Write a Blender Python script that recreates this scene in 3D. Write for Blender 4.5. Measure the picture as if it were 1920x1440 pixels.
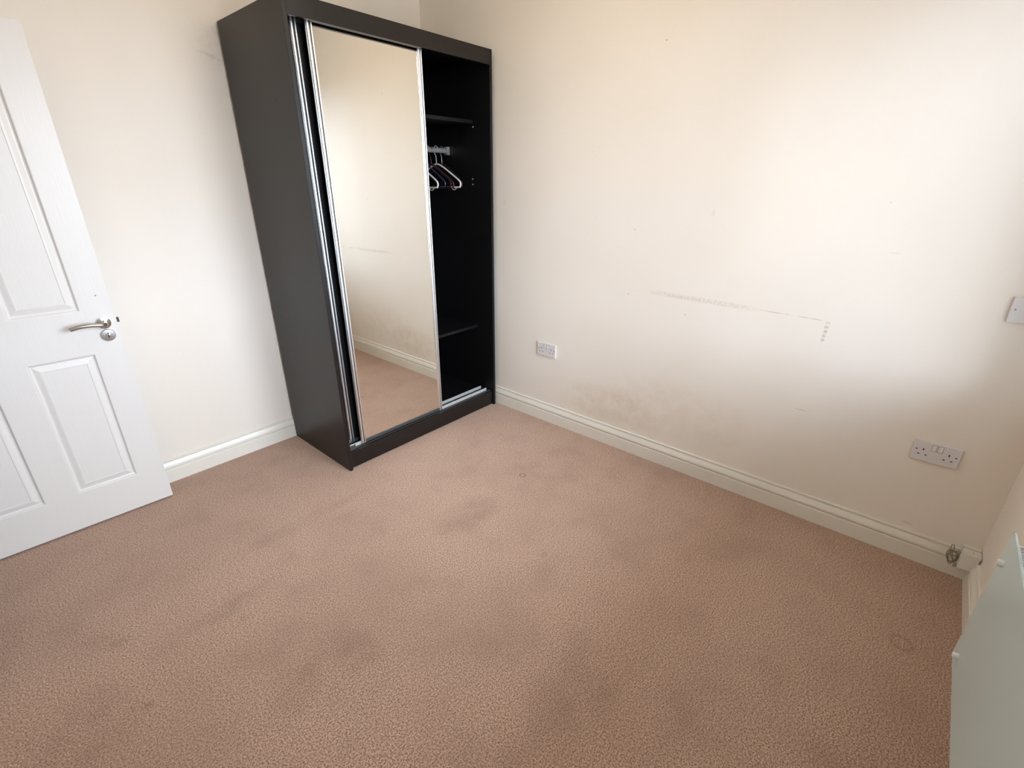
import bpy, bmesh, math, random
from mathutils import Vector, Matrix

# ---------------------------------------------------------------- clear
for o in list(bpy.data.objects):
    bpy.data.objects.remove(o, do_unlink=True)
scene = bpy.context.scene
COL = scene.collection
PI = math.pi

# World frame: x = 0 is the long cream wall, -x to the left; y = 0 is the wall
# behind the wardrobe, -y towards the window wall; z up. Metres.
YF = -3.2056            # window wall
XL = -2.70              # wall with the doorway
ZC = 2.56               # ceiling

# ---------------------------------------------------------------- camera
F_PX, PITCH, YAW, ROLL = 899.356, -0.3966, -0.8554, 0.0034
CAM = Vector((-2.3332, -2.787, 1.4709))
fw = Vector((-math.sin(YAW) * math.cos(PITCH), math.cos(YAW) * math.cos(PITCH), math.sin(PITCH)))
rt = Vector((math.cos(YAW), math.sin(YAW), 0))
up = rt.cross(fw)
r2 = math.cos(ROLL) * rt + math.sin(ROLL) * up
u2 = -math.sin(ROLL) * rt + math.cos(ROLL) * up
cd = bpy.data.cameras.new('camera')
cam = bpy.data.objects.new('camera', cd)
COL.objects.link(cam)
cd.sensor_fit = 'HORIZONTAL'
cd.sensor_width = 36.0
cd.lens = F_PX / 1920.0 * 36.0
cd.clip_start = 0.02
m = Matrix((r2, u2, -fw)).transposed().to_4x4()
m.translation = CAM
cam.matrix_world = m
scene.camera = cam

# ---------------------------------------------------------------- sky, window portal, exposure
world = bpy.data.worlds.new('overcast_sky')
scene.world = world
world.use_nodes = True
bg = world.node_tree.nodes['Background']
bg.inputs['Color'].default_value = (0.966, 1.082, 1.327, 1)
bg.inputs['Strength'].default_value = 6.0
scene.cycles.diffuse_bounces = 5
scene.cycles.adaptive_threshold = 0.04
scene.view_settings.view_transform = 'Standard'
scene.view_settings.look = 'None'
scene.view_settings.gamma = 1.0
scene.view_settings.use_curve_mapping = False
scene.view_settings.exposure = 1.4

WX0, WX1, WZ0, WZ1 = -2.05, -0.07, 0.72, 2.24      # window opening
pl = bpy.data.lights.new('window_portal', 'AREA')
pl.shape = 'RECTANGLE'
pl.size = WX1 - WX0
pl.size_y = WZ1 - WZ0
pl.cycles.is_portal = True
po = bpy.data.objects.new('window_portal', pl)
COL.objects.link(po)
po.location = ((WX0 + WX1) / 2, YF - 0.003, (WZ0 + WZ1) / 2)
po.rotation_euler = (PI / 2, 0, 0)     # -Z of the lamp looks along +y, into the room

# ---------------------------------------------------------------- node helpers
class S:
    """a scalar socket with arithmetic"""
    def __init__(self, nt, sock):
        self.nt, self.s = nt, sock
    def _m(self, op, *a, clamp=False):
        n = self.nt.nodes.new('ShaderNodeMath')
        n.operation = op
        n.use_clamp = clamp
        for i, v in enumerate(a):
            if isinstance(v, S):
                self.nt.links.new(v.s, n.inputs[i])
            else:
                n.inputs[i].default_value = v
        return S(self.nt, n.outputs[0])
    def __add__(self, o): return self._m('ADD', self, o)
    def __sub__(self, o): return self._m('SUBTRACT', self, o)
    def __rsub__(self, o): return self._m('SUBTRACT', o, self)
    def __mul__(self, o): return self._m('MULTIPLY', self, o)
    __radd__ = __add__
    __rmul__ = __mul__
    def abs(self): return self._m('ABSOLUTE', self)
    def sqrt(self): return self._m('SQRT', self)
    def sin(self): return self._m('SINE', self)
    def clamp(self): return self._m('ADD', self, 0.0, clamp=True)
    def step(self, a, b, lo=0.0, hi=1.0):
        n = self.nt.nodes.new('ShaderNodeMapRange')
        n.interpolation_type = 'SMOOTHSTEP'
        self.nt.links.new(self.s, n.inputs['Value'])
        n.inputs['From Min'].default_value = a
        n.inputs['From Max'].default_value = b
        n.inputs['To Min'].default_value = lo
        n.inputs['To Max'].default_value = hi
        return S(self.nt, n.outputs['Result'])

def new_mat(name):
    mt = bpy.data.materials.new(name)
    mt.use_nodes = True
    nt = mt.node_tree
    p = nt.nodes['Principled BSDF']
    return mt, nt, p

def coords(nt):
    tc = nt.nodes.new('ShaderNodeTexCoord')
    sx = nt.nodes.new('ShaderNodeSeparateXYZ')
    nt.links.new(tc.outputs['Object'], sx.inputs[0])
    return tc.outputs['Object'], S(nt, sx.outputs[0]), S(nt, sx.outputs[1]), S(nt, sx.outputs[2])

def noise(nt, vec, scale, detail=2.0, rough=0.5, stretch=None):
    if stretch:
        mp = nt.nodes.new('ShaderNodeMapping')
        mp.inputs['Scale'].default_value = stretch
        nt.links.new(vec, mp.inputs['Vector'])
        vec = mp.outputs[0]
    n = nt.nodes.new('ShaderNodeTexNoise')
    n.inputs['Scale'].default_value = scale
    n.inputs['Detail'].default_value = detail
    n.inputs['Roughness'].default_value = rough
    nt.links.new(vec, n.inputs['Vector'])
    return S(nt, n.outputs['Fac'])

def mix(nt, fac, a, b):
    n = nt.nodes.new('ShaderNodeMix')
    n.data_type = 'RGBA'
    if isinstance(fac, S):
        nt.links.new(fac.s, n.inputs[0])
    else:
        n.inputs[0].default_value = fac
    for v, i in ((a, 6), (b, 7)):
        if isinstance(v, (tuple, list)):
            n.inputs[i].default_value = (*v[:3], 1)
        else:
            nt.links.new(v, n.inputs[i])
    return n.outputs[2]

def bump(nt, p, h, strength, dist):
    b = nt.nodes.new('ShaderNodeBump')
    b.inputs['Strength'].default_value = strength
    b.inputs['Distance'].default_value = dist
    nt.links.new(h.s, b.inputs['Height'])
    nt.links.new(b.outputs[0], p.inputs['Normal'])

def simple(name, col, rough=0.5, metal=0.0, spec=0.5, var=0.0, vscale=30, bmp=0.0, bscale=200, coat=0.0):
    mt, nt, p = new_mat(name)
    p.inputs['Roughness'].default_value = rough
    p.inputs['Metallic'].default_value = metal
    p.inputs['Specular IOR Level'].default_value = spec
    p.inputs['Coat Weight'].default_value = coat
    v, x, y, z = coords(nt)
    n = noise(nt, v, vscale, 3)
    c2 = tuple(c * (1 - var) for c in col)
    nt.links.new(mix(nt, n, col, c2), p.inputs['Base Color'])
    if bmp:
        bump(nt, p, noise(nt, v, bscale, 2), bmp, 0.001)
    return mt

def ell(a, b, ca, cb, ra, rb, inner=0.2):
    da = a._m('MULTIPLY_ADD', a, 1 / ra, -ca / ra)
    db = b._m('MULTIPLY_ADD', b, 1 / rb, -cb / rb)
    d = a._m('MULTIPLY_ADD', da, da, db * db)
    return d.step(inner * inner, 1.0, 1.0, 0.0)

# ---------------------------------------------------------------- materials
PAINT = (0.86, 0.79, 0.70)

def wall_paint(name, marks=None, base=PAINT):
    mt, nt, p = new_mat(name)
    p.inputs['Roughness'].default_value = 0.55
    p.inputs['Specular IOR Level'].default_value = 0.3
    v, x, y, z = coords(nt)
    big = noise(nt, v, 1.6, 1, 0.6)
    c = mix(nt, big.step(0.3, 0.75), base, tuple(k * q for k, q in zip(base, (0.975, 0.965, 0.945))))
    streak = noise(nt, v, 5.0, 1, 0.6, (1, 1, 0.25))
    c = mix(nt, streak.step(0.55, 0.8) * 0.18, c, tuple(k * q for k, q in zip(base, (0.95, 0.93, 0.88))))
    if marks:
        c = marks(nt, v, x, y, z, c)
    nt.links.new(c, p.inputs['Base Color'])
    bump(nt, p, noise(nt, v, 45, 1, 0.7), 0.16, 0.002)
    return mt

def marks_right(nt, v, x, y, z, c):
    n1 = noise(nt, v, 14, 2, 0.65)
    n2 = noise(nt, v, 90, 1, 0.6)
    # brownish damp staining low on the wall
    low = ell(y, z, -1.50, 0.22, 0.42, 0.20, 0.1) + ell(y, z, -1.90, 0.33, 0.50, 0.22, 0.1) * 0.7
    c = mix(nt, (low * n1.step(0.1, 0.9) * 0.42).clamp(), c, (0.62, 0.49, 0.33))
    c = mix(nt, ell(y, z, -1.50, 0.19, 0.20, 0.07, 0.1) * 0.10, c, (0.50, 0.39, 0.25))
    # long scuff at bed-head height
    zl = z - (0.955 + (y + 1.69) * 0.014)
    band = zl.abs().step(0.004, 0.017, 1, 0) * y.step(-2.28, -2.12) * y.step(-1.80, -1.66, 1, 0)
    c = mix(nt, (band * n2.step(0.2, 0.75) * 0.42).clamp(), c, (0.52, 0.40, 0.29))
    thin = zl.abs().step(0.001, 0.0035, 1, 0) * y.step(-2.505, -2.49) * y.step(-2.3, -2.2, 1, 0)
    c = mix(nt, (thin * n1.step(0.38, 0.6) * 0.5).clamp(), c, (0.40, 0.31, 0.24))
    vert = (y + 2.503 + (z - 0.9) * 0.05).abs().step(0.003, 0.010, 1, 0) * z.step(0.85, 0.862) * z.step(0.935, 0.947, 1, 0)
    strp = (z * 330.0).sin().step(-0.4, 0.7)
    c = mix(nt, (vert * (strp * 0.6 + 0.3) * n2.step(0.25, 0.6) * 0.8).clamp(), c, (0.45, 0.37, 0.27))
    # little nail holes, nicks and filler spots
    tot = None
    for cy, cz, ry, rz, k in ((-1.581, .927, .004, .004, .7), (-1.903, .869, .004, .004, .7), (-1.646, 2.049, .005, .004, .8),
                              (-2.659, 1.233, .03, .003, .15), (-1.964, 1.348, .012, .016, .12), (-1.582, 1.256, .010, .008, .15),
                              (-2.486, .53, .03, .003, .35), (-2.968, .155, .025, .003, .4), (-.69, 1.36, .012, .015, .12),
                              (-2.60, 1.41, .003, .003, .4), (-1.41, .245, .010, .004, .5), (-1.30, 1.62, .004, .004, .4)):
        e = ell(y, z, cy, cz, ry, rz, 0.3)
        tot = e * k if tot is None else e._m('MULTIPLY_ADD', e, k, tot)
    return mix(nt, tot.clamp(), c, (0.36, 0.29, 0.22))

def marks_back(nt, v, x, y, z, c):
    n2 = noise(nt, v, 40, 3, 0.6)
    m1 = (z - (2.02 + (x + 1.30) * -0.25)).abs().step(0.003, 0.012, 1, 0) * x.step(-1.34, -1.30) * x.step(-1.22, -1.18, 1, 0)
    c = mix(nt, (m1 * n2.step(0.3, 0.6) * 0.25).clamp(), c, (0.45, 0.40, 0.36))
    c = mix(nt, ell(x, z, -1.24, 2.06, 0.10, 0.14, 0.1) * n2.step(.4, .8) * 0.2, c, (0.55, 0.49, 0.44))
    return c

M = {}
M['wall_right'] = wall_paint('cream_wall_paint_worn', marks_right)
M['wall_back'] = wall_paint('cream_wall_paint_back', marks_back)
M['wall'] = wall_paint('cream_wall_paint')
M['ceiling'] = simple('ceiling_white', (0.88, 0.87, 0.85), 0.8, spec=0.2, var=0.03, vscale=3)
M['gloss'] = simple('skirting_gloss_paint', (0.83, 0.78, 0.68), 0.28, spec=0.5, var=0.05, vscale=8, bmp=0.05, bscale=60)
M['upvc'] = simple('white_upvc', (0.85, 0.85, 0.84), 0.3, var=0.02)

def carpet_mat():
    mt, nt, p = new_mat('brown_twist_carpet')
    p.inputs['Roughness'].default_value = 1.0
    p.inputs['Specular IOR Level'].default_value = 0.05
    p.inputs['Sheen Weight'].default_value = 0.25
    p.inputs['Sheen Roughness'].default_value = 0.6
    p.inputs['Sheen Tint'].default_value = (0.9, 0.75, 0.65, 1)
    v, x, y, z = coords(nt)
    f1 = noise(nt, v, 200, 1, 0.6)
    f2 = noise(nt, v, 430, 0, 0.6)
    g = (f1 * 0.62 + f2 * 0.38).step(0.33, 0.67)
    c = mix(nt, g, (0.195, 0.112, 0.076), (0.70, 0.478, 0.357))
    big = noise(nt, v, 1.7, 2, 0.55)
    mid = noise(nt, v, 6.0, 3, 0.6)
    c = mix(nt, (big.step(0.40, 0.75) * 0.36 + mid.step(0.45, 0.8) * 0.28).clamp(), c, (0.30, 0.182, 0.132))
    st = mid.step(0.3, 0.65)
    tot = None
    for cx, cy, rx, ry, k in ((-1.05, -1.39, .24, .13, .40), (-1.86, -1.64, .16, .20, .45), (-1.95, -1.12, .22, .06, .35),
                              (-2.00, -1.61, .10, .12, .30), (-1.51, -1.955, .07, .06, .35), (-0.42, -1.45, .30, .25, .25),
                              (-1.60, -.85, .45, .05, .28), (-1.02, -1.832, .025, .015, .5), (-2.325, -1.319, .02, .02, .6),
                              (-2.0, -1.205, .03, .02, .5), (-2.33, -.99, .05, .03, .4), (-2.5, -1.3, .2, .25, .3),
                              (-0.412, -.964, .03, .012, .5), (-0.36, -.97, .02, .012, .4), (-1.40, -2.25, .25, .2, .25)):
        e = ell(x, y, cx, cy, rx, ry, 0.05)
        tot = e * k if tot is None else e._m('MULTIPLY_ADD', e, k, tot)
    c = mix(nt, (tot * (st * 0.8 + 0.2) * 0.75).clamp(), c, (0.21, 0.122, 0.086))
    for cx, cy, r, w, k in ((-0.615, -1.374, .016, .006, .65), (-0.541, -3.029, .030, .010, .28)):
        d = ((x - cx) * (x - cx) + (y - cy) * (y - cy)).sqrt()
        c = mix(nt, (d - r).abs().step(w * .3, w, 1, 0) * k, c, (0.17, 0.10, 0.07))
    nt.links.new(c, p.inputs['Base Color'])
    bump(nt, p, f1, 0.22, 0.003)
    return mt
M['carpet'] = carpet_mat()

def door_mat():
    mt, nt, p = new_mat('white_woodgrain_door_paint')
    p.inputs['Roughness'].default_value = 0.33
    p.inputs['Base Color'].default_value = (0.83, 0.80, 0.765, 1)
    v, x, y, z = coords(nt)
    g = noise(nt, v, 60, 4, 0.6, (3.2, 3.2, 0.10))
    g2 = noise(nt, v, 150, 2, 0.6, (3.0, 3.0, 0.12))
    nt.links.new(mix(nt, g.step(.3, .7), (0.775, 0.74, 0.695), (0.765, 0.73, 0.685)), p.inputs['Base Color'])
    bump(nt, p, g + g2 * 0.5, 0.24, 0.0012)
    return mt
M['door'] = door_mat()

def laminate():
    mt, nt, p = new_mat('espresso_laminate')
    p.inputs['Roughness'].default_value = 0.34
    p.inputs['Specular IOR Level'].default_value = 0.40
    v, x, y, z = coords(nt)
    g = noise(nt, v, 30, 4, 0.6, (2.0, 2.0, 0.08))
    nt.links.new(mix(nt, g, (0.013, 0.0095, 0.0080), (0.0085, 0.0065, 0.0058)), p.inputs['Base Color'])
    bump(nt, p, g, 0.08, 0.001)
    return mt
M['laminate'] = laminate()
M['black'] = simple('black_board_and_shade', (0.006, 0.0055, 0.006), 0.45, spec=0.3, var=0.2)  # black board; on the right side panel it stands in for interior shade
M['metal'] = simple('brushed_aluminium', (0.92, 0.92, 0.92), 0.33, metal=1.0, var=0.05)
M['dull_metal'] = simple('dull_grey_aluminium', (0.46, 0.46, 0.44), 0.35, metal=0.6, var=0.1)
M['track'] = simple('grey_track', (0.62, 0.62, 0.60), 0.4, metal=0.3, var=0.05)
M['dark_metal'] = simple('dark_grey_rail', (0.09, 0.085, 0.085), 0.3, metal=0.4, var=0.1)
M['chrome'] = simple('polished_chrome', (0.75, 0.74, 0.72), 0.10, metal=1.0, var=0.03)
M['satin'] = simple('satin_nickel', (0.50, 0.49, 0.46), 0.28, metal=1.0, var=0.05)
mt, nt, p = new_mat('mirror_glass')
p.inputs['Metallic'].default_value = 1.0
p.inputs['Roughness'].default_value = 0.012
p.inputs['Base Color'].default_value = (0.88, 0.865, 0.81, 1)
M['mirror'] = mt
M['plastic'] = simple('white_socket_plastic', (0.72, 0.68, 0.665), 0.32, var=0.03)
M['plastic_sw'] = simple('cream_switch_plastic', (0.78, 0.73, 0.68), 0.3, var=0.03)
M['dark'] = simple('dark_slot', (0.012, 0.010, 0.009), 0.7, var=0.1)
M['brown_screw'] = simple('brass_screw', (0.23, 0.17, 0.14), 0.4, metal=0.5, var=0.1)
M['box'] = simple('ivory_plastic_box', (0.78, 0.735, 0.66), 0.4, var=0.05)
M['seam'] = simple('box_seam_grey', (0.30, 0.27, 0.25), 0.6, var=0.1)
M['cable'] = simple('khaki_cable', (0.30, 0.245, 0.17), 0.5, var=0.25, vscale=80)
M['steel_white'] = simple('white_enamel', (0.80, 0.80, 0.78), 0.35, var=0.02)
M['white_tube'] = simple('white_hanger_plastic', (0.75, 0.72, 0.70), 0.3, var=0.05)
M['navy_tube'] = simple('navy_hanger_plastic', (0.03, 0.035, 0.085), 0.3, var=0.1)
M['maroon_tube'] = simple('maroon_hanger_plastic', (0.07, 0.015, 0.025), 0.3, var=0.1)
M['black_tube'] = simple('black_hanger_plastic', (0.02, 0.02, 0.022), 0.3, var=0.1)
M['chip'] = simple('chipped_silvering', (0.82, 0.80, 0.74), 0.6, var=0.2, vscale=120)
LX, LY, LZ, LAMP = -1.12, -1.45, 2.28, 5.0
mt, nt, p = new_mat('lit_paper_globe')
p.inputs['Base Color'].default_value = (0.8, 0.78, 0.74, 1)
p.inputs['Emission Color'].default_value = (1.0, 0.86, 0.656, 1)
p.inputs['Emission Strength'].default_value = LAMP
M['lamp_glow'] = mt
M['ground'] = simple('outdoor_paving', (0.34, 0.29, 0.24), 0.9, var=0.2, vscale=1)

def glass_panel_mat():
    mt, nt, p = new_mat('pale_green_heater_glass')
    p.inputs['Base Color'].default_value = (0.80, 0.91, 0.90, 1)
    p.inputs['Roughness'].default_value = 0.025
    p.inputs['IOR'].default_value = 1.5
    tr = nt.nodes.new('ShaderNodeBsdfTransparent')
    tr.inputs['Color'].default_value = (0.86, 0.93, 0.89, 1)
    mx = nt.nodes.new('ShaderNodeMixShader')
    mx.inputs[0].default_value = 0.72
    out = nt.nodes['Material Output']
    nt.links.new(tr.outputs[0], mx.inputs[1])
    nt.links.new(p.outputs[0], mx.inputs[2])
    nt.links.new(mx.outputs[0], out.inputs['Surface'])
    return mt
M['heater_glass'] = glass_panel_mat()

def window_glass_mat():
    mt, nt, p = new_mat('window_glass')
    tr = nt.nodes.new('ShaderNodeBsdfTransparent')
    tr.inputs['Color'].default_value = (0.95, 0.97, 0.96, 1)
    gl = nt.nodes.new('ShaderNodeBsdfGlossy')
    gl.inputs['Roughness'].default_value = 0.02
    fr = nt.nodes.new('ShaderNodeFresnel')
    fr.inputs['IOR'].default_value = 1.45
    mx = nt.nodes.new('ShaderNodeMixShader')
    nt.links.new(fr.outputs[0], mx.inputs[0])
    nt.links.new(tr.outputs[0], mx.inputs[1])
    nt.links.new(gl.outputs[0], mx.inputs[2])
    nt.links.new(mx.outputs[0], nt.nodes['Material Output'].inputs['Surface'])
    return mt
M['window_glass'] = window_glass_mat()

# ---------------------------------------------------------------- mesh helpers
def obj(name, bm, mat, parent=None, smooth=False, recalc=True):
    if recalc:
        bmesh.ops.recalc_face_normals(bm, faces=bm.faces)
    me = bpy.data.meshes.new(name)
    bm.to_mesh(me)
    bm.free()
    o = bpy.data.objects.new(name, me)
    COL.objects.link(o)
    me.materials.append(M[mat] if isinstance(mat, str) else mat)
    if smooth:
        for pgn in me.polygons:
            pgn.use_smooth = True
        if smooth == 'auto':
            try:
                me.set_sharp_from_angle(angle=math.radians(40))
            except Exception:
                pass
    if parent is not None:
        o.parent = parent
        if parent.type == 'EMPTY' and parent.parent is None:
            o.matrix_parent_inverse = Matrix.Translation(parent.location).inverted() if not any(parent.rotation_euler) else Matrix()
    return o

def thing(name, label, cat, loc=(0, 0, 0), group=None):
    o = bpy.data.objects.new(name, None)
    COL.objects.link(o)
    o.empty_display_size = 0.05
    o.location = loc
    o['label'] = label
    o['category'] = cat
    if group:
        o['group'] = group
    return o

def tag(o, label, cat, group=None):
    o['label'] = label
    o['category'] = cat
    if group:
        o['group'] = group
    return o

def struct(o, label=None):
    o['kind'] = 'structure'
    if label:
        o['label'] = label
    return o

def bx(bm, a, b, bev=0.0, seg=1):
    x0, x1 = sorted((a[0], b[0])); y0, y1 = sorted((a[1], b[1])); z0, z1 = sorted((a[2], b[2]))
    vs = [bm.verts.new(c) for c in ((x0, y0, z0), (x1, y0, z0), (x1, y1, z0), (x0, y1, z0),
                                    (x0, y0, z1), (x1, y0, z1), (x1, y1, z1), (x0, y1, z1))]
    fs = [bm.faces.new([vs[i] for i in q]) for q in
          ((3, 2, 1, 0), (4, 5, 6, 7), (0, 1, 5, 4), (1, 2, 6, 5), (2, 3, 7, 6), (3, 0, 4, 7))]
    if bev > 0:
        es = list({e for f in fs for e in f.edges})
        bmesh.ops.bevel(bm, geom=es, offset=bev, segments=seg, profile=0.5, affect='EDGES')
    return bm

def box(name, a, b, mat, parent=None, bev=0.0, seg=1):
    return obj(name, bx(bmesh.new(), a, b, bev, seg), mat, parent)

def boxes(name, lst, mat, parent=None, bev=0.0):
    bm = bmesh.new()
    for a, b in lst:
        t = bx(bmesh.new(), a, b, bev)
        me = bpy.data.meshes.new('tmp')
        t.to_mesh(me); t.free()
        bm.from_mesh(me)
        bpy.data.meshes.remove(me)
    return obj(name, bm, mat, parent)

def prism(bm, prof, fn, t0, t1):
    """closed 2-D profile swept between two parameters; fn(p, q, t) -> 3-D point"""
    A = [bm.verts.new(fn(p, q, t0)) for p, q in prof]
    B = [bm.verts.new(fn(p, q, t1)) for p, q in prof]
    n = len(prof)
    for i in range(n):
        bm.faces.new((A[i], A[(i + 1) % n], B[(i + 1) % n], B[i]))
    bm.faces.new(A[::-1])
    bm.faces.new(B)
    return bm

def tube(bm, pts, r, n=8, closed=False):
    pts = [Vector(p) for p in pts]
    N = len(pts)
    rings = []
    prev = None
    for i, p in enumerate(pts):
        if closed:
            t = pts[(i + 1) % N] - pts[i - 1]
        else:
            t = pts[min(i + 1, N - 1)] - pts[max(i - 1, 0)]
        t.normalize()
        if prev is None:
            a = Vector((0, 0, 1)) if abs(t.z) < 0.9 else Vector((1, 0, 0))
            u = t.cross(a).normalized()
        else:
            u = (prev - t * prev.dot(t)).normalized()
        prev = u
        w = t.cross(u)
        rr = r[i] if isinstance(r, (list, tuple)) else r
        rings.append([bm.verts.new(p + (u * math.cos(2 * PI * k / n) + w * math.sin(2 * PI * k / n)) * rr) for k in range(n)])
    for i in range(N if closed else N - 1):
        a, b = rings[i], rings[(i + 1) % N]
        for k in range(n):
            bm.faces.new((a[k], a[(k + 1) % n], b[(k + 1) % n], b[k]))
    if not closed:
        bm.faces.new(rings[0][::-1])
        bm.faces.new(rings[-1])
    return bm

def lathe(bm, prof, origin, axis, n=32):
    """prof: (radius, height along axis) list; caps at both ends"""
    axis = Vector(axis).normalized()
    a = Vector((0, 0, 1)) if abs(axis.z) < 0.9 else Vector((1, 0, 0))
    u = axis.cross(a).normalized()
    w = axis.cross(u)
    o = Vector(origin)
    rings = []
    for r, h in prof:
        rings.append([bm.verts.new(o + axis * h + (u * math.cos(2 * PI * k / n) + w * math.sin(2 * PI * k / n)) * r) for k in range(n)])
    for a_, b_ in zip(rings, rings[1:]):
        for k in range(n):
            bm.faces.new((a_[k], a_[(k + 1) % n], b_[(k + 1) % n], b_[k]))
    bm.faces.new(rings[0][::-1])
    bm.faces.new(rings[-1])
    return bm

def smooth_path(pts, k=6, closed=False):
    P = [Vector(p) for p in pts]
    out = []
    n = len(P)
    rng = range(n if closed else n - 1)
    for i in rng:
        if closed:
            p0, p1, p2, p3 = P[i - 1], P[i], P[(i + 1) % n], P[(i + 2) % n]
        else:
            p0, p1, p2, p3 = P[max(i - 1, 0)], P[i], P[i + 1], P[min(i + 2, n - 1)]
        for j in range(k):
            t = j / k
            out.append(0.5 * ((2 * p1) + (p2 - p0) * t + (2 * p0 - 5 * p1 + 4 * p2 - p3) * t * t + (3 * p1 - p0 - 3 * p2 + p3) * t ** 3))
    if not closed:
        out.append(P[-1])
    return out

# ---------------------------------------------------------------- the room
T = 0.12
XH = -3.95                                  # far side of the hall behind the doorway
DY1, DY0 = -0.125, -0.897                   # doorway, hinge side first
DZ = 2.0
struct(box('floor', (XH - T, YF - .28, -0.10), (T, T, 0.0), 'carpet'), 'mottled brown carpet with worn patches')
struct(box('ceiling', (XH - T, YF - .28, ZC), (T, T, ZC + 0.1), 'ceiling'))
struct(box('wall_right', (0, YF - .28, 0), (T, T, ZC), 'wall_right'), 'cream painted wall with scuffs and stains')
struct(box('wall_back', (XL - T, 0, 0), (0, T, ZC), 'wall_back'), 'cream painted wall behind the wardrobe')
struct(boxes('wall_front', [((XH, YF - 0.28, 0), (0, YF, WZ0)), ((XH, YF - 0.28, WZ1), (0, YF, ZC)),
                            ((XH, YF - 0.28, WZ0), (WX0, YF, WZ1)), ((WX1, YF - 0.28, WZ0), (0, YF, WZ1))], 'wall'))
struct(boxes('wall_left', [((XL - T, YF, 0), (XL, DY0, ZC)), ((XL - T, DY0, DZ), (XL, DY1, ZC)), ((XL - T, DY1, 0), (XL, 0, ZC))], 'wall'))
struct(box('wall_hall', (XH - T, YF, 0), (XH, T, ZC), 'wall'))
struct(box('wall_hall_end', (XH, 0, 0), (XL - T, T, ZC), 'wall'))

# skirting boards with a moulded top
SK = [(0, 0), (.018, 0), (.018, .0690), (.0165, .0715), (.0100, .0730), (.0098, .0765), (.0165, .0785), (.0178, .0830), (.0172, .0890),
      (.0150, .0960), (.0118, .1035), (.0086, .1110), (.0082, .1150), (.0045, .1156), (.0045, .1182), (.0085, .1188), (.0085, .1232), (.0072, .1250), (0, .1256)]

def skirt(name, fn, t0, t1):
    return struct(obj(name, prism(bmesh.new(), SK, fn, t0, t1), 'gloss'))
skirt('baseboard_right', lambda p, q, t: (-p, t, q), YF, 0)
skirt('baseboard_back', lambda p, q, t: (t, -p, q), XL, -0.0181)
skirt('baseboard_front', lambda p, q, t: (t, YF + p, q), XL, -0.0181)
skirt('baseboard_left', lambda p, q, t: (XL + p, t, q), YF + .0181, DY0 - .075)

# window, out of frame but lighting the room
def frame_rect(x0, x1, z0, z1, w, ya, yb):
    return [((x0, ya, z0), (x1, yb, z0 + w)), ((x0, ya, z1 - w), (x1, yb, z1)),
            ((x0, ya, z0 + w), (x0 + w, yb, z1 - w)), ((x1 - w, ya, z0 + w), (x1, yb, z1 - w))]
WY = YF - 0.036
win = struct(boxes('window_1', frame_rect(WX0, WX1, WZ0, WZ1, 0.05, WY - .030, WY + .030), 'upvc'))
xm = (WX0 + WX1) / 2
box('mullion', (xm - .025, WY - .030, WZ0 + .05), (xm + .025, WY + .030, WZ1 - .05), 'upvc', win)
for a, b in ((WX0 + .05, xm - .025), (xm + .025, WX1 - .05)):
    boxes('sash', frame_rect(a, b, WZ0 + .05, WZ1 - .05, 0.03, WY - .025, WY + .028), 'upvc', win)
    box('pane', (a + .03, WY - .003, WZ0 + .08), (b - .03, WY + .003, WZ1 - .08), 'window_glass', win)
struct(box('window_sill_1', (WX0 - .04, YF - 0.005, WZ0 - .024), (WX1 + .04, YF + .03, WZ0), 'gloss', bev=.006)).name = 'trim_1'
gd = struct(box('ground_outside', (-30, -60, -0.45), (30, YF - 0.29, -0.30), 'ground'))

# doorway lining and architrave
struct(boxes('trim_2', [((XL - T - .005, DY1 - .028, 0), (XL + .005, DY1, DZ)), ((XL - T - .005, DY0, 0), (XL + .005, DY0 + .028, DZ)),
                        ((XL - T - .005, DY0, DZ - .028), (XL + .005, DY1, DZ))], 'gloss'))
struct(boxes('trim_3', [((XL, DY1 - .012, 0), (XL + .016, DY1 + .055, DZ + .055)), ((XL, DY0 - .055, 0), (XL + .016, DY0 + .012, DZ + .055)),
                        ((XL, DY0 + .012, DZ - .012), (XL + .016, DY1 - .012, DZ + .055))], 'gloss'))

# ---------------------------------------------------------------- the open door
# local frame: u from the free edge towards the hinges, n out of the visible face
DW, DA = 0.758, 0.0358
D0 = Vector((-1.9304, -0.1614, 0))
eu = Vector((-math.cos(DA), math.sin(DA), 0))
en = Vector((-math.sin(DA), -math.cos(DA), 0))
ez = Vector((0, 0, 1))
def dpt(u, n, z):
    return D0 + eu * u + en * n + ez * z
ZB, ZT, TH = 0.008, 1.989, 0.040
PAN = [(.107, .325, .181, .789), (.433, .651, .181, .789), (.107, .325, .974, 1.872), (.433, .651, .974, 1.872)]
us = [0, .107, .325, .433, .651, DW]
zs = [ZB, .181, .789, .974, 1.872, ZT]
bm = bmesh.new()
for face, nn in ((0, 0.0), (1, -TH)):
    V = [[bm.verts.new(dpt(u, nn, z)) for z in zs] for u in us]
    for i in range(5):
        for j in range(5):
            if face == 0 and i in (1, 3) and j in (1, 3):
                continue
            bm.faces.new((V[i][j], V[i + 1][j], V[i + 1][j + 1], V[i][j + 1]))
    if face == 0:
        V0 = V
    else:
        V1 = V
def rim(A, B):
    for k in range(len(A) - 1):
        bm.faces.new((A[k], A[k + 1], B[k + 1], B[k]))
rim(V0[0], V1[0]); rim(V0[5], V1[5])
rim([c[0] for c in V0], [c[0] for c in V1]); rim([c[5] for c in V0], [c[5] for c in V1])
door = struct(obj('door_1', bm, 'door'), 'white four-panel woodgrain door standing open')
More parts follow.
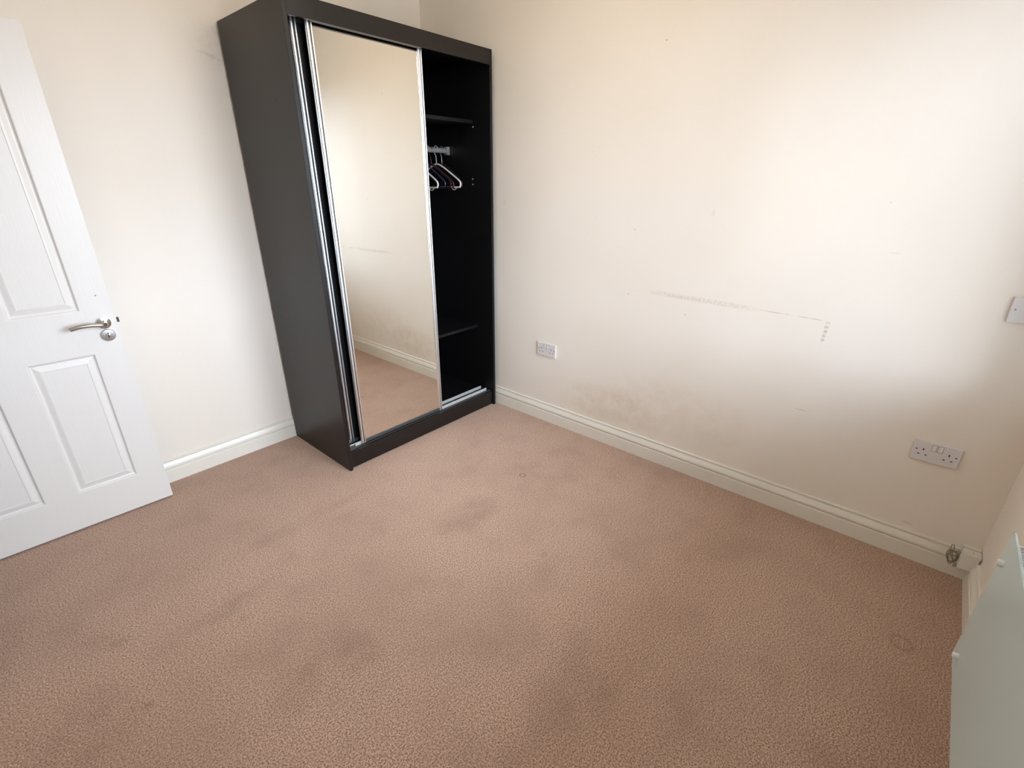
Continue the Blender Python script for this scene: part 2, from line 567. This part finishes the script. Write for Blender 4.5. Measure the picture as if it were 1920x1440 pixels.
for (a, b, c, d) in PAN:
    bm = bmesh.new()
    rings = []
    for ins, dep in ((0, 0), (.003, -.0010), (.007, -.0075), (.011, -.0095), (.015, -.0090), (.030, -.0035), (.0365, -.0022), (.0385, -.0036), (.0395, -.0036)):
        rings.append([bm.verts.new(dpt(u, dep, z)) for u, z in ((a + ins, c + ins), (b - ins, c + ins), (b - ins, d - ins), (a + ins, d - ins))])
    for A, B in zip(rings, rings[1:]):
        for k in range(4):
            bm.faces.new((A[k], A[(k + 1) % 4], B[(k + 1) % 4], B[k]))
    bm.faces.new(rings[-1])
    # orient towards the visible side
    for f in bm.faces:
        f.normal_update()
        if f.normal.dot(en) < 0:
            f.normal_flip()
    obj('panel', bm, 'door', door, recalc=False)
# lever handle on its round rose
hu, hz = .046, .915
hnd = obj('lever_handle', lathe(bmesh.new(), [(.026, 0), (.026, .006), (.0245, .0085), (.0115, .010), (.0105, .040), (.0108, .046)], dpt(hu, 0, hz), en, 36), 'chrome', door, 'auto')
path = [dpt(hu, .036, hz), dpt(hu + .002, .046, hz), dpt(hu + .012, .0545, hz + .0015), dpt(hu + .030, .057, hz + .005), dpt(hu + .055, .057, hz + .008),
        dpt(hu + .080, .056, hz + .008), dpt(hu + .100, .054, hz + .005), dpt(hu + .116, .052, hz + .001)]
obj('lever', tube(bmesh.new(), smooth_path(path, 5), [.0102] * 8 + [.0088] * 28, 14), 'satin', hnd, True)
ku, kz = .044, .860
esc = obj('turn_escutcheon', lathe(bmesh.new(), [(.026, 0), (.026, .005), (.0235, .008), (.022, .0082)], dpt(ku, 0, kz), en, 36), 'satin', door, 'auto')
bm = bmesh.new()
lathe(bm, [(.0085, .008), (.0085, .0105), (.0075, .011)], dpt(ku, 0, kz), en, 20)
obj('keyhole_surround', bm, 'satin', esc, 'auto')
bm = bmesh.new()
prism(bm, [(-.0018, -.010), (.0018, -.010), (.0012, .004), (.003, .008), (0, .011), (-.003, .008), (-.0012, .004)],
      lambda p_, q_, t: dpt(ku + p_, t, kz + q_), .0108, .0114)
obj('keyhole', bm, 'dark', esc)
bm = bmesh.new()
prism(bm, [(-.011, -.026), (.0, -.026), (.0, -.014), (-.011, -.017)], lambda p_, q_, t: dpt(p_, q_, t), hz - .010, hz + .010)
obj('latch_bolt', bm, 'dark_metal', door)
obj('screw_hole', lathe(bmesh.new(), [(.0032, 0), (.0030, .0003)], dpt(.043, .0, 1.031), en, 12), 'seam', door)
for hz_ in (.25, 1.0, 1.75):
    obj('hinge', tube(bmesh.new(), [dpt(DW + .002, -.046, hz_ - .045), dpt(DW + .002, -.046, hz_ + .045)], .006, 10), 'satin', door, 'auto')

# ---------------------------------------------------------------- wardrobe
wx0, wx1, wyf, wyb, wh = -1.2141, -0.0385, -0.6366, -0.0200, 2.1486
tp = .018
W = thing('wardrobe', 'tall dark brown sliding-door wardrobe with a full-length mirror in the corner', 'wardrobe', ((wx0 + wx1) / 2, (wyf + wyb) / 2, 0))
for xa in (wx0, wx1 - tp):
    s = box('side_panel', (xa, wyf, 0), (xa + tp, wyb, wh), 'laminate' if xa == wx0 else 'black', W, .0008)  # right panel is laminate too, blackened to paint in the shaded interior
    if xa == wx0:
        for y_, z_ in ((-.466, 1.796), (-.078, 1.79), (-.121, .106)):
            obj('screw_cap', lathe(bmesh.new(), [(.004, 0), (.0038, .0003)], (wx0, y_, z_), (-1, 0, 0), 12), 'dark', s)
box('top_panel', (wx0 + tp, wyf + tp, wh - tp), (wx1 - tp, wyb, wh - .0005), 'laminate', W)
box('back_panel', (wx0 + tp, wyb - .006, .06), (wx1 - tp, wyb, wh - tp), 'black', W)
box('base_panel', (wx0 + tp, -.604, .085), (wx1 - tp, wyb - .006, .103), 'black', W)
box('fascia', (wx0 + tp, wyf, 2.0748), (wx1 - tp, wyf + tp, wh), 'laminate', W, .0008)
box('kickboard', (wx0 + tp, -.622, .004), (wx1 - tp, -.604, .103), 'laminate', W, .0015)
sh1 = box('shelf', (wx0 + tp, -.490, 1.796), (wx1 - tp, wyb - .006, 1.814), 'black', W)
sh2 = box('shelf', (wx0 + tp, -.490, .548), (wx1 - tp, wyb - .006, .566), 'black', W)
# hanging rail
RY, RZ = -.268, 1.658
bm = bmesh.new()
prism(bm, [(.0075 * math.cos(a * PI / 8), .015 * math.sin(a * PI / 8)) for a in range(16)], lambda p_, q_, t: (t, RY + p_, RZ + q_), wx0 + tp + .02, wx1 - tp - .020)
rail = obj('hanging_rail', bm, 'dull_metal', W, 'auto')
for xa, xb in ((wx0 + tp, wx0 + tp + .024), (wx1 - tp - .024, wx1 - tp)):
    boxes('rail_bracket', [((xa, RY - .012, RZ - .020), (xb, RY - .008, RZ + .022)), ((xa, RY + .008, RZ - .020), (xb, RY + .012, RZ + .022)),
                           ((xa, RY - .012, RZ - .024), (xb, RY + .012, RZ - .019))], 'dull_metal', rail)
for z_ in (1.462, 1.493):
    obj('shelf_pin', lathe(bmesh.new(), [(.004, 0), (.004, .004), (.003, .006)], (wx1 - tp, -.482, z_), (-1, 0, 0), 12), 'dull_metal', W)
obj('shelf_pin', lathe(bmesh.new(), [(.004, 0), (.004, .004), (.003, .006)], (wx1 - tp, -.496, 1.778), (-1, 0, 0), 12), 'dull_metal', W)
# tracks
for y_ in (-.583, -.530):
    box('door_track', (wx0 + tp + .004, y_ - .0035, .1045), (wx1 - tp - .022, y_ + .0035, .1240), 'track', W, .0008)
    box('track_channel', (wx0 + tp + .001, y_ - .014, .103), (wx1 - tp - .001, y_ + .014, .1046), 'black', W)
box('track_base', (wx0 + tp, -.604, .103), (wx1 - tp, -.597, .1065), 'dark_metal', W)
boxes('track_stop', [((wx0 + tp + .001, -.6125, .1032), (wx0 + tp + .047, -.5975, .134))], 'dark_metal', W, .002)
box('track_stop_lip', (wx0 + tp + .001, -.6125, .1342), (wx0 + tp + .040, -.6065, .1380), 'metal', W, .001)
for y_ in (-.583, -.530):
    box('top_track', (wx0 + tp, y_ - .014, 2.112), (wx1 - tp, y_ + .014, 2.130), 'dark_metal', W)

# aluminium stile: two rounded ribs with a groove between them
def stile(name, x0, x1, yfront, depth, z0, z1, parent):
    w = x1 - x0
    pr = [(0, 0), (0, -.006)]
    def rib(a, b, hgt):
        for k in range(9):
            t = k / 8
            pr.append((a + (b - a) * t, -.006 - hgt * math.sin(PI * t) ** 0.3))
    rib(.0005, w * .54, .006)
    pr.append((w * .545, -.001)); pr.append((w * .655, -.001))
    rib(w * .66, w - .0015, .005)
    pr.append((w, -.006)); pr.append((w, 0))
    bm = prism(bmesh.new(), pr, lambda p_, q_, t: (x0 + p_, yfront + .011 + q_ + (0), t), z0, z1)
    o = obj(name, bm, 'metal', parent, 'auto')
    o.data.materials.append(M['black'])
    for pg in o.data.polygons:
        c = pg.center
        if w * .535 < c.x - x0 < w * .665 and abs(pg.normal.z) < .5:
            pg.material_index = 1
    return o

def sliding_door(name, x0, x1, yfr, kind):
    z0, z1 = .112, 2.098
    sw = .028
    d = box(name, (x0 + .004, yfr + .012, z0 + .004), (x1 - .004, yfr + .024, z1 - .004), 'black', W)
    stile('stile', x0, x0 + sw, yfr, .02, z0, z1, d)
    stile('stile', x1 - sw * .9, x1, yfr, .02, z0, z1, d)
    box('bottom_rail', (x0 + sw, yfr + .001, z0), (x1 - sw * .9, yfr + .012, z0 + .018), 'dark_metal', d, .001)
    box('top_rail', (x0 + sw, yfr + .001, z1 - .018), (x1 - sw * .9, yfr + .012, z1), 'dark_metal', d, .001)
    if kind == 'mirror':
        bm = bx(bmesh.new(), (x0 + sw, yfr + .006, z0 + .018), (x1 - sw * .9, yfr + .0118, z1 - .018))
        mr = obj('mirror', bm, 'mirror', d)
        mr['label'] = 'full-length mirror glass'
        # damaged silvering along the right edge near the top
        rnd = random.Random(4)
        bm = bmesh.new()
        xr = x1 - sw * .9
        zz, prev = 1.80, None
        while zz < 2.055:
            wv = .003 + .010 * rnd.random() * (0.4 + (zz - 1.80) * 3)
            cur = (bm.verts.new((xr, yfr + .0055, zz)), bm.verts.new((xr - wv, yfr + .0055, zz)),
                   bm.verts.new((xr, yfr + .0059, zz)), bm.verts.new((xr - wv, yfr + .0059, zz)))
            if prev:
                bm.faces.new((prev[0], prev[1], cur[1], cur[0]))
                bm.faces.new((prev[1], prev[3], cur[3], cur[1]))
            prev = cur
            zz += .006 + .012 * rnd.random()
        ch = obj('chipped_edge', bm, 'chip', d)
        ch['label'] = 'chipped silvering at the mirror edge'
    else:
        box('door_panel', (x0 + sw, yfr + .006, z0 + .018), (x1 - sw * .9, yfr + .0118, z1 - .018), 'black', d)
    return d
sd1 = sliding_door('sliding_door', -1.101, -0.502, -.600, 'mirror')
sd2 = sliding_door('sliding_door', -1.142, -0.545, -.548, 'panel')

# ---------------------------------------------------------------- clothes hangers on the rail
def hanger(x, mat, label, rz=0.0, r=.0042, half=.205, dz=0.0, wire=False, loop=False):
    h = thing('clothes_hanger', label, 'hanger', (x, RY, RZ), 'clothes hangers on the wardrobe rail')
    def L(y, z):
        return (x + math.sin(rz) * y, RY + math.cos(rz) * y, RZ + dz + z)
    hook = [L(.017 * math.cos(a), .004 + .019 * math.sin(a)) for a in [PI * (-.15 + 1.15 * k / 10) for k in range(11)]]
    hook = hook[::-1]
    # hook runs over the rail from the back tip to the neck below the middle
    hook += [L(.012, -.020), L(.002, -.036), L(0, -.080)]
    obj('hook', tube(bmesh.new(), smooth_path(hook, 3), .0021, 8), 'dull_metal' if wire else mat, h, True)
    ap = -.080
    pts = [L(0, ap), L(-half * .25, ap - .014), L(-half * .7, ap - .064), L(-half * .93, ap - .092), L(-half, ap - .108), L(-half * .985, ap - .124), L(-half * .90, ap - .131),
           L(-half * .3, ap - .131), L(half * .3, ap - .131), L(half * .90, ap - .131), L(half * .985, ap - .124), L(half, ap - .108),
           L(half * .93, ap - .092), L(half * .7, ap - .064), L(half * .25, ap - .014)]
    obj('hanger_frame', tube(bmesh.new(), smooth_path(pts, 5, True), r, 10, True), mat, h, True)
    if loop:
        for s in (-1, 1):
            lp = [L(s * half * (.72 + .10 * math.cos(a)), ap - .133 - .013 * math.sin(a)) for a in [PI * k / 8 for k in range(9)]]
            obj('strap_hook', tube(bmesh.new(), lp, .0022, 8), mat, h, True)
    return h
hanger(-.115, 'black_tube', 'thin black wire-hook hanger at the bare end of the rail', .10, .0030, .200, 0, True)
hanger(-.160, 'white_tube', 'white plastic hanger with its tip furthest right', -.03, .0052, .205, 0, False, True)
hanger(-.203, 'maroon_tube', 'dark maroon plastic hanger just behind the rightmost white hanger', .02, .0045, .200, -.004)
hanger(-.231, 'black_tube', 'slim black plastic hanger between the maroon and navy hangers', .01, .0036, .205, .002, True)
hanger(-.266, 'navy_tube', 'navy blue plastic hanger between the two white hangers', -.03, .0045, .185)
hanger(-.335, 'white_tube', 'white plastic hanger half hidden by the mirror door edge', .0, .0052, .205, -.002, False, True)

# ---------------------------------------------------------------- sockets on the long wall
def on_right(y, z):
    """local (a along -y, b up, d out of wall) -> world"""
    return lambda a, b, d: (-d, y - a, z + b)

def wbox(name, f, a0, a1, b0, b1, d0, d1, mat, parent, bev=0.0, seg=1):
    return box(name, f(a0, b0, d0), f(a1, b1, d1), mat, parent, bev, seg)

def double_socket(y, z, label):
    t = thing('double_socket', label, 'socket', (0, y, z - .043), 'double wall sockets')
    f = on_right(y, z)
    wbox('face_plate', f, -.073, .073, -.043, .043, 0, .0095, 'plastic', t, .0028, 2)
    for s in (-1, 1):
        wbox('rocker_switch', f, s * .0095 - .0068, s * .0095 + .0068, .010, .034, .0090, .0122, 'plastic_sw', t, .0012)
        wbox('switch_surround', f, s * .0095 - .0082, s * .0095 + .0082, .0085, .0355, .0090, .0098, 'seam', t)
        c = s * .042
        wbox('pin_slot', f, c - .002 + s * -.003, c + .002 + s * -.003, .0035, .0115, .0090, .0098, 'dark', t)
        for k in (-1, 1):
            wbox('pin_slot', f, c + k * .0115 - .0033 - s * .003, c + k * .0115 + .0033 - s * .003, -.0165, -.0125, .0090, .0098, 'dark', t)
        obj('screw', lathe(bmesh.new(), [(.0033, 0), (.0030, .0006)], f(s * .0605, .004, .0095), (-1, 0, 0), 14), 'brown_screw', t)
    return t
double_socket(-1.0541, .4946, 'white double wall socket close to the wardrobe')
double_socket(-2.9724, .4945, 'white double wall socket above the skirting near the glass heater')

t = thing('outlet_plate', 'pale grey square wall plate with dark screws, high on the cream wall', 'wall plate', (0, -3.055, 1.036))
f = on_right(-3.055, 1.079)
wbox('face_plate', f, -.043, .043, -.043, .043, 0, .0095, 'plastic', t, .0032, 2)
for s in (-1, 1):
    obj('screw', lathe(bmesh.new(), [(.0030, 0), (.0028, .0006)], f(s * .030, .002, .0095), (-1, 0, 0), 14), 'seam', t)
obj('aerial_outlet', lathe(bmesh.new(), [(.0080, 0), (.0078, .003), (.0050, .0032), (.0048, .0012)], f(0, 0, .0094), (-1, 0, 0), 20), 'seam', t, 'auto')

# ---------------------------------------------------------------- cable box in the corner
jb = thing('junction_box', 'small ivory plastic box fixed over the skirting in the corner', 'box', (-.04, -3.178, .078))
box('box_base', (-.030, YF + .001, .079), (0, -3.151, .152), 'box', jb, .002)
cv = box('box_cover', (-.077, YF + .001, .078), (-.030, -3.149, .154), 'box', jb, .005, 3)
box('seam_line', (-.0304, YF + .0011, .0785), (-.0296, -3.1488, .1535), 'seam', cv)
box('cable_slot', (-.0775, -3.2035, .128), (-.070, -3.199, .142), 'seam', cv)
box('cover_mark', (-.062, -3.180, .1538), (-.046, -3.1785, .1543), 'seam', cv)
rnd = random.Random(11)
cable_pts = []
for k in range(46):
    a = k * 0.92
    r_ = .018 + .006 * math.sin(k * 1.7)
    cable_pts.append((-.034 - .008 * rnd.random(), -3.131 + r_ * math.cos(a) * (0.85 + .25 * rnd.random()), .098 + r_ * 1.35 * math.sin(a + .35 * math.sin(k)) * (0.8 + .3 * rnd.random())))
cable_pts = [(-.031, -3.150, .100), (-.034, -3.140, .104)] + cable_pts[:26] + [(-.036, -3.120, .118), (-.032, -3.117, .139), (-.031, -3.122, .147), (-.033, -3.127, .138), (-.036, -3.128, .112),
               (-.040, -3.137, .080), (-.040, -3.147, .072), (-.038, -3.150, .060), (-.036, -3.145, .056), (-.034, -3.143, .063)]
ct = obj('cable_bundle', tube(bmesh.new(), smooth_path(cable_pts, 5), .0016, 6), 'cable', None, True)
tag(ct, 'tangle of thin khaki cable beside the ivory corner box', 'cable')

# ---------------------------------------------------------------- glass panel heater under the window
gx1, gx0, gy, gz0, gz1 = -.752, -1.52, -3.107, .222, .664
H = thing('panel_heater', 'wall-mounted panel heater with a pale green glass front', 'heater', ((gx0 + gx1) / 2, YF, gz0))
bm = bmesh.new()
rc = .022
prof = []
for cx_, cz_, a0 in ((gx1 - rc, gz1 - rc, 0), (gx0 + rc, gz1 - rc, 90), (gx0 + rc, gz0 + rc, 180), (gx1 - .004, gz0 + .004, 270)):
    rr = rc if a0 != 270 else .004
    for k in range(6):
        a = math.radians(a0 + 90 * k / 5)
        prof.append((cx_ + rr * math.cos(a), cz_ + rr * math.sin(a)))
prism(bm, prof, lambda p_, q_, t: (p_, t, q_), gy - .004, gy)
gp = obj('glass_front', bm, 'heater_glass', H)
gp['label'] = 'pale green glass panel'
bxl, bxr, bz0, bz1 = gx0 + .045, gx1 - .052, gz0 + .03, gz1 - .012
byb, byf = YF + .0005, gy - .0065
boxes('heater_body', [((bxl, byb, bz0), (bxr, byf, bz1 - .012)), ((bxl, byb, bz1 - .012), (bxr, byb + .012, bz1)), ((bxl, byf - .004, bz1 - .012), (bxr, byf, bz1)),
                      ((bxr - .004, byb + .012, bz1 - .012), (bxr, byf - .004, bz1)), ((bxl, byb + .012, bz1 - .012), (bxl + .004, byf - .004, bz1))], 'steel_white', H)
box('outlet_recess', (bxl + .004, byb + .012, bz1 - .0118), (bxr - .004, byf - .004, bz1 - .0112), 'dark', H)
n_sl = int((bxr - bxl - .008) / .0090)
slm = None
for k in range(n_sl):
    xs = bxr - .0075 - k * .0090
    if slm is None:
        o = box('grille_slat', (-.0018, byb + .012, bz1 - .0100), (.0018, byf - .004, bz1), 'steel_white', H)
        slm = o.data
        o.location = (xs, 0, 0)
    else:
        o2 = o.copy()
        COL.objects.link(o2)
        o2.location = (xs, 0, 0)
for x_, z_ in ((gx1 - .070, gz0 + .048), (gx1 - .052, gz1 - .078), (gx0 + .07, gz0 + .048), (gx0 + .07, gz1 - .085)):
    st = obj('standoff', lathe(bmesh.new(), [(.0085, 0), (.0085, .010), (.007, .0125)], (x_, gy, z_), (0, 1, 0), 20), 'steel_white', H, 'auto')
    obj('standoff_screw', lathe(bmesh.new(), [(.0095, -.012), (.0095, 0)], (x_, gy - .0042, z_), (0, 1, 0), 12), 'dark_metal', st, 'auto')

# pendant lamp with a paper globe, hanging above the frame
CL = thing('pendant_lamp', 'white paper globe pendant lamp hanging from the ceiling', 'lamp', (LX, LY, ZC))
obj('ceiling_rose', lathe(bmesh.new(), [(.045, 0), (.045, .012), (.02, .026)], (LX, LY, ZC - .0005), (0, 0, -1), 32), 'steel_white', CL, 'auto')
obj('flex', tube(bmesh.new(), [(LX, LY, ZC - .02), (LX, LY, LZ + .12)], .003, 8), 'steel_white', CL, True)
obj('globe_shade', lathe(bmesh.new(), [(.15 * math.sin(a * PI / 20), .15 * math.cos(a * PI / 20)) for a in range(1, 20)], (LX, LY, LZ), (0, 0, 1), 40), 'lamp_glow', CL, True)
